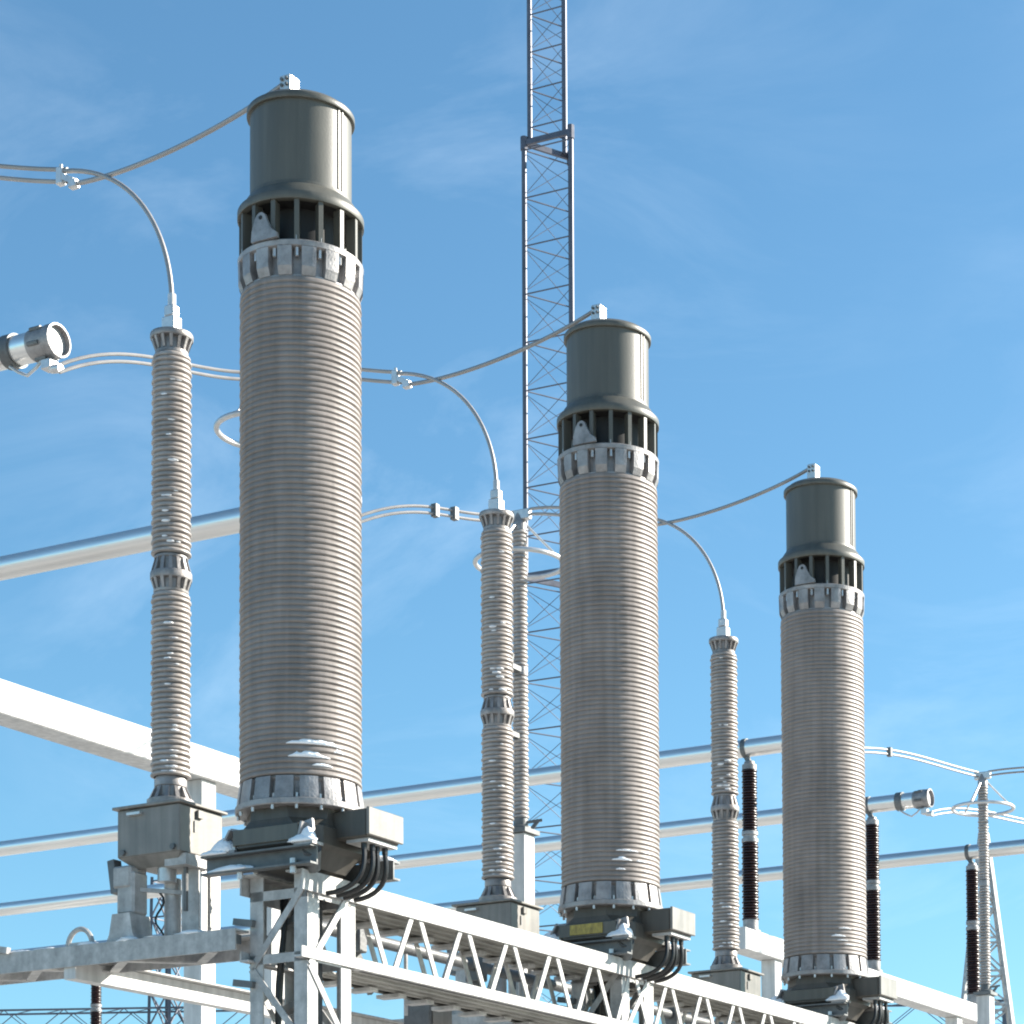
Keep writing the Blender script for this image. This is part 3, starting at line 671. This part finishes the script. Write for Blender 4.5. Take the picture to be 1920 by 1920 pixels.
# ------------------------------------------------------------------ far lattice towers and gantry
def tower(name, x, y, h, wb, wt, ph, rl, label, zmin=0.0, rot=0.0, m_='mast_steel'):
    t = thing(name, (x, y, 0), label, 'tower'); t.rotation_euler = (0, 0, rot)
    def P_(i, z):
        k = z/h; wd = (wb+(wt-wb)*k)/2; return Vector(((-wd, wd, wd, -wd)[i], (-wd, -wd, wd, wd)[i], z))
    for i in range(4): MB().beam(P_(i, 0), P_(i, h), rl, rl).build('leg', m_, t)
    z = h-0.1
    while z-ph > zmin:
        m = MB()
        for i in range(4):
            j = (i+1) % 4
            m.beam(P_(i, z), P_(j, z-ph), rl*0.45, rl*0.45); m.beam(P_(j, z), P_(i, z-ph), rl*0.45, rl*0.45); m.beam(P_(i, z), P_(j, z), rl*0.5, rl*0.5)
        m.build('bracing', m_, t); z -= ph
    return t
tower('lattice_tower', -32.0, 36.3, 13.6, 0.9, 0.55, 0.9, 0.07, 'far slim lattice tower seen below the leftmost mechanism box', 6)
tower('lattice_tower', -8.62, 31.4, 11.3, 2.7, 0.10, 0.62, 0.075, 'pale tapering lattice tower behind the lone ringed post', 4, 0.4, 'galvanised')
def gantry(p, q, label):
    p, q = Vector(p), Vector(q); d = (q-p); L_ = d.length; d.normalize(); s_ = Vector((-d.y, d.x, 0))*0.35
    t = thing('lattice_gantry', p, label, 'gantry')
    q = q-p; p = Vector((0, 0, 0))
    for o in (s_, -s_):
        for dz in (0, -0.6): MB().beam(p+o+Vector((0, 0, dz)), q+o+Vector((0, 0, dz)), 0.045, 0.045).build('chord', 'mast_steel', t)
    n = int(L_/0.7); m = MB()
    for k in range(n):
        a, b = p+d*(k*L_/n), p+d*((k+1)*L_/n); z0, z1 = (0, -0.6) if k % 2 else (-0.6, 0)
        for o in (s_, -s_): m.beam(a+o+Vector((0, 0, z0)), b+o+Vector((0, 0, z1)), 0.02, 0.02)
        m.beam(a+s_, b-s_, 0.02, 0.02)
    m.build('bracing', 'mast_steel', t)
    for e in (0.02, 0.98):
        c = p+(q-p)*e
        for o in (s_, -s_): MB().beam(c+o+Vector((0, 0, 0)), c+o+Vector((0, 0, -t.location.z)), 0.10, 0.10).build('leg', 'mast_steel', t)
gantry((-39, 33.2, 10.35), (-29.5, 37.4, 10.35), 'far lattice gantry along the bottom edge at lower left')
gantry((-19, 43.0, 10.35), (-13.6, 45.6, 10.35), 'far lattice gantry beneath the white beam at lower right')
for i, (z, l) in enumerate(((20.2, 'upper faint overhead line in the sky at right'), (18.0, 'lower faint overhead line in the sky at right'))):
    t = thing('overhead_line', (-60, 120, z), l, 'line', 'faint far overhead lines')
    MB().path([(-60+4.0*k, 30+2.0*k, -0.02*k*(40-k)*0.1) for k in range(41)], 0.022, 5).build('wire', 'wire', t)

# ------------------------------------------------------------------ clinging snow and ice
sn = MB()
def on_shed(cx, cy, r_, z, az, span, th):
    """thin curved snow crust lying on a shed"""
    n = 10; vs = []
    for i in range(n+1):
        a = az-span/2+span*i/n; e = math.sin(PI*i/n)**0.6; h = th*e*(1+random.uniform(-.3, .3))+0.001
        for rad_, zz in ((r_-0.03, z-0.001), (r_+0.004, z-0.002), (r_+0.006, z+h*0.45), (r_-0.004, z+h), (r_-0.03, z+h*1.1)):
            vs.append((cx+rad_*math.cos(a), cy+rad_*math.sin(a), zz))
    fs = [(i*5+k, i*5+5+k, i*5+5+(k+1) % 5, i*5+(k+1) % 5) for i in range(n) for k in range(5)]
    fs += [(0, 1, 2, 3, 4), tuple(n*5+k for k in (4, 3, 2, 1, 0))]
    sn.add(vs, fs, True)
def heap(c, rx, ry, h, rot=0.0):
    n = 14; rows = 6; vs = []; cr, sr = math.cos(rot), math.sin(rot); j = [1+random.uniform(-.25, .2) for _ in range(n)]
    for k in range(rows+1):
        u = k/rows; rr_ = math.cos(u*PI/2)**0.75
        for i in range(n):
            t = 2*PI*i/n; q = j[i]*(1+random.uniform(-.10, .10)); x, y = rx*rr_*math.cos(t)*q, ry*rr_*math.sin(t)*q
            vs.append((c[0]+x*cr-y*sr, c[1]+x*sr+y*cr, c[2]+h*u*(1+(random.uniform(-.12, .12) if k < rows-1 else 0))))
    fs = [(k*n+i, k*n+(i+1) % n, (k+1)*n+(i+1) % n, (k+1)*n+i) for k in range(rows) for i in range(n)]+[tuple(range(n-1, -1, -1)), tuple(range(rows*n, rows*n+n))]
    sn.add(vs, fs, True)
for k in range(3):
    y = SP*k; base = (-52, -59, -64)[k]
    big = (0.030, 0.020, 0.018)[k]
    for (zz, da, sp_, th) in (((4.875, 16, 56, big), (4.845, 38, 12, big*0.6), (4.808, 12, 40, big), (4.765, 18, 20, big*0.5)), ((4.905, 14, 34, big*.7), (4.905, 42, 14, big*.5), (4.845, 10, 30, big), (4.845, 38, 18, big*.8), (4.785, 8, 14, big*.7), (4.785, 44, 6, big*.7)),
                              ((4.905, 30, 24, big*.8), (4.845, 14, 26, big), (4.815, 22, 20, big*.4), (4.785, 34, 22, big*.5)))[k]:
        on_shed(0, y, 0.314, zz, R(base+da+random.uniform(-6, 6)), R(sp_*(1 if k == 0 else 0.8)), th)
    # feet and channels
    for (x, yy, z, rx, ry, h_) in ((-0.29, -0.27, 4.345, 0.085, 0.05, 0.085), (-0.33, -0.30, 4.337, 0.09, 0.045, 0.03), (0.250, -0.270, 4.352, 0.062, 0.045, 0.085), (0.225, -0.285, 4.352, 0.08, 0.04, 0.045), (-0.27, 0.27, 4.35, 0.06, 0.05, 0.08), (0.30, 0.29, 4.34, 0.08, 0.05, 0.04), (-0.22, -0.30, 4.247, 0.15, 0.02, 0.03)):
        heap((x, y+yy, z), rx, ry, h_)
    # ice beads on the breaker sheds
    cx, cy = -0.81, -0.075+y
    for (za, zb, n) in ((4.86, 5.83, 22), (6.08, 7.10, 14)):
        for _ in range(n):
            z = za+(zb-za)*random.random()**2.1; a = R(base+random.uniform(-22, 26)); s_ = random.uniform(0.5, 1.15)
            p = 0.0277; z = za-0.015+round((z-za)/p)*p+0.016
            sn.blob((cx+0.098*math.cos(a), cy+0.098*math.sin(a), z), 0.010*s_, 0.026*s_, 0.008*s_, 8, 0.15, a)
# snow lying along beams
for (x0, y0, x1, y1, z, wd, n) in ((-0.17, 0.4, -0.17, 9, 4.232, 0.03, 60), (-3.3, -0.26, -0.4, -0.26, 3.95, 0.035, 26), (-4.15, 13.0, -4.15, 16.4, 6.33, 0.09, 16), (-4.15, -2, -4.15, 5.2, 6.33, 0.10, 40)):
    for k in range(n):
        s_ = (k+random.random())/n
        if random.random() < 0.55: sn.blob((x0+(x1-x0)*s_, y0+(y1-y0)*s_, z), wd*random.uniform(.7, 1.3)+ (0.05 if abs(x1-x0) > 1 else 0), wd*random.uniform(.7, 1.6), random.uniform(.006, .02), 8, 0.2)
so_ = sn.build('snow', 'snow', autosmooth=False)
tag(so_, 'patches of clinging snow and ice on insulators, feet and beams', 'snow', kind='stuff')
